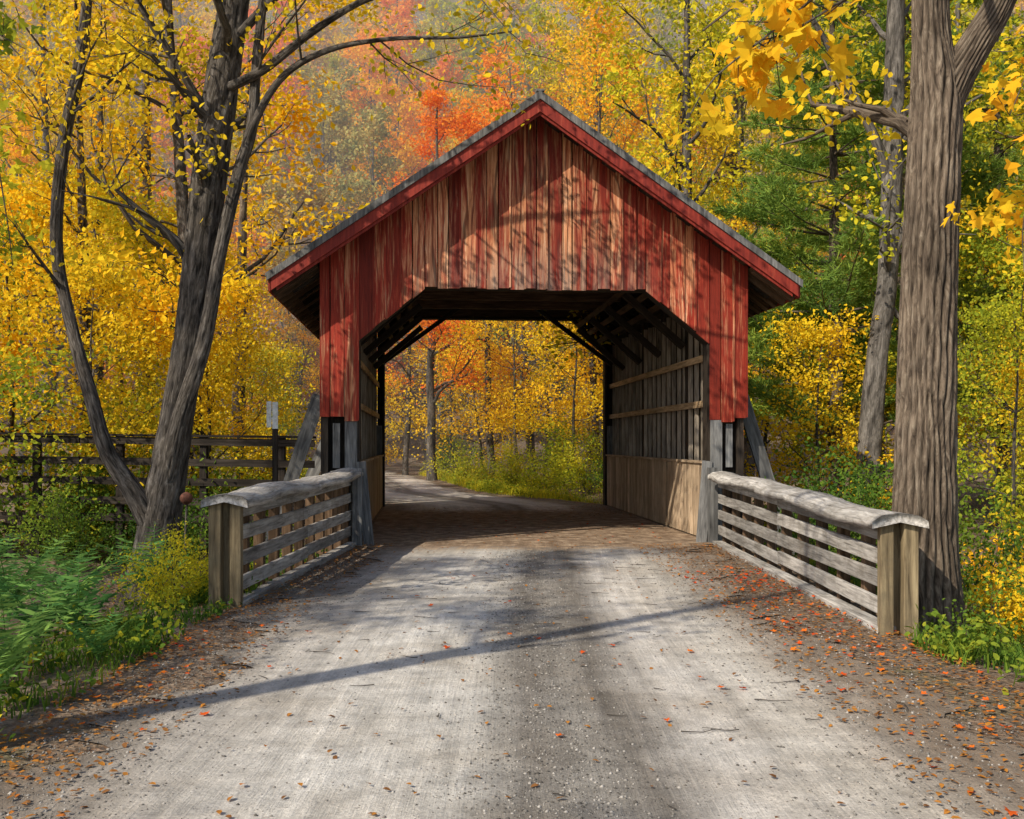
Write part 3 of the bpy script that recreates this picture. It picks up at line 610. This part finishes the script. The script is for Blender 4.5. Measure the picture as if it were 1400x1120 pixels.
herbs('green_undergrowth',700,fl,'Lgr',4,.06,.2);herbs('green_undergrowth.001',800,fr,'Lgr',5,.065,.3);herbs('green_undergrowth.002',1200,fb,'Lyg',6,.08,.4);herbs('green_undergrowth.003',160,fl,'Lyg',16,.06,.35)
def scatter(name,spec,mat,T,ls,seed):
    rng=np.random.default_rng(seed);C=[]
    for n,x0,x1,y0,y1,pw in spec:
        y=rng.uniform(y0,y1,n);u=rng.random(n)**pw;x=x0+(x1-x0)*u;z=gh(x,y);C.append(np.column_stack([x,y,z+.02+rng.random(n)*.012]))
    C=np.concatenate(C);g=Geo();leaves(g,C,ls,0,T,7,rng=rng,fold=.35);return g.obj(name,[M[mat]])
scatter('fallen_leaves',[(2200,-2.75,-1.85,4,16,1.6),(3200,3.25,1.85,4,16,1.6),(350,-1.9,2,4,16,1),(1200,-6,-2.6,4,16,1),(1800,3.2,7,4,16,1),(500,-2.2,2.6,16,25,1),(900,1.4,3.3,22,32,1)],'Lfall',T6,.042,7)
scatter('fallen_maple_leaves',[(30,-2.4,2.8,4,14,1),(260,2.0,3.3,7.5,13,.8),(60,2,3.6,4,8,1),(35,-2.9,-2,4,10,1),(30,-1.8,2.6,16,22,1)],'Lred2',TM,.065,8)
OC=np.array([[1,0,0],[-1,0,0],[0,1,0],[0,-1,0],[0,0,.7],[0,0,-.7]],float);OF=np.array([[0,2,4],[2,1,4],[1,3,4],[3,0,4],[2,0,5],[1,2,5],[3,1,5],[0,3,5]])
def stones(name,spec,seed,cols):
    rng=np.random.default_rng(seed);P=[]
    for n,xc,xw,y0,y1 in spec: 
        y=y0+(y1-y0)*rng.random(n)**1.4;P.append(np.column_stack([xc+rng.normal(size=n)*xw,y]))
    P=np.concatenate(P);N=len(P);s=.0035+.010*rng.random(N)**4
    V=OC[None]*s[:,None,None]*rng.uniform(.6,1.3,(N,6,3));a=rng.uniform(0,6.28,N);c,sn=np.cos(a)[:,None],np.sin(a)[:,None]
    V=np.stack([V[...,0]*c-V[...,1]*sn,V[...,0]*sn+V[...,1]*c,V[...,2]],-1)+np.column_stack([P,gh(P[:,0],P[:,1])+.013])[:,None]
    F=(np.arange(N)[:,None,None]*6+OF[None]).reshape(-1,3);g=Geo();g.add(V.reshape(-1,3),F,0,np.repeat(rng.random(N),6))
    t=NT('gravel_stone');rn=t.attr('rnd').outputs['Fac'];m=t.bsdf(t.ramp(rn,cols),.85);return g.obj(name,[m],(0,))
stones('gravel',[(12000,.22,.26,3.5,15),(8000,-2.2,.3,3.5,14),(9000,2.2,.45,3.5,14),(2000,0,1.3,3.5,12)],9,[(0,(.07,.063,.056)),(.7,(.23,.215,.195)),(1,(.44,.415,.385))])
g=Geo();rng=np.random.default_rng(4)
for k in range(90):
    x,y=rng.uniform(-2.7,3.1),rng.uniform(4,14);a=rng.uniform(0,6.28) if k%2 else rng.normal()*.4;l=rng.uniform(.06,.26)
    P=[A3(x,y,.022)];
    for i in range(4): a+=rng.normal()*.25;P.append(P[-1]+A3(math.cos(a)*l/4,math.sin(a)*l/4,rng.normal()*.003))
    tube(g,P,np.linspace(.0035,.0015,5),5)
g.obj('fallen_twigs',[M['barkL']],(0,))
# ------------------------------------------------------------------ mist over the far valley
bpy.ops.mesh.primitive_cube_add(size=1,location=(0,84,20));mo=bpy.context.object;mo.name='forest_mist';mo.scale=(170,100,60)
mm=bpy.data.materials.new('mist');mm.use_nodes=True;nt=mm.node_tree;nt.nodes.clear();o_=nt.nodes.new('ShaderNodeOutputMaterial');vs=nt.nodes.new('ShaderNodeVolumeScatter')
vs.inputs['Density'].default_value=.0050;vs.inputs['Anisotropy'].default_value=.2;vs.inputs['Color'].default_value=(1,.97,.93,1);nt.links.new(vs.outputs[0],o_.inputs['Volume']);mo.data.materials.append(mm)
# ------------------------------------------------------------------ light
S=nrm(A3(-.54,-.55,.63));el=math.asin(S[2]);az=math.atan2(S[0],S[1])
sl=bpy.data.lights.new('sun','SUN');sl.energy=5;sl.angle=math.radians(.5);sl.color=(1,.89,.72);so=bpy.data.objects.new('sun',sl);sc.collection.objects.link(so)
so.rotation_euler=Vector(-S).to_track_quat('-Z','Y').to_euler()
w=bpy.data.worlds.new('World');sc.world=w;w.use_nodes=True;nt=w.node_tree;bg=nt.nodes['Background'];sk=nt.nodes.new('ShaderNodeTexSky');sk.sky_type='NISHITA';sk.sun_disc=False
sk.sun_elevation=el;sk.sun_rotation=az;nt.links.new(sk.outputs[0],bg.inputs[0]);bg.inputs[1].default_value=.15
cam=bpy.data.cameras.new('camera');cam.lens=36;cam.sensor_width=36;cam.shift_y=45/1400;cam.clip_end=1500;co=bpy.data.objects.new('camera',cam);sc.collection.objects.link(co);co.location=(0,0,1.6);co.rotation_euler=(math.pi/2,0,0);sc.camera=co
sc.view_settings.view_transform='Standard';sc.view_settings.look='None';sc.view_settings.exposure=0
print('trees',cnt,'polys',sum(len(m.polygons) for m in bpy.data.meshes))
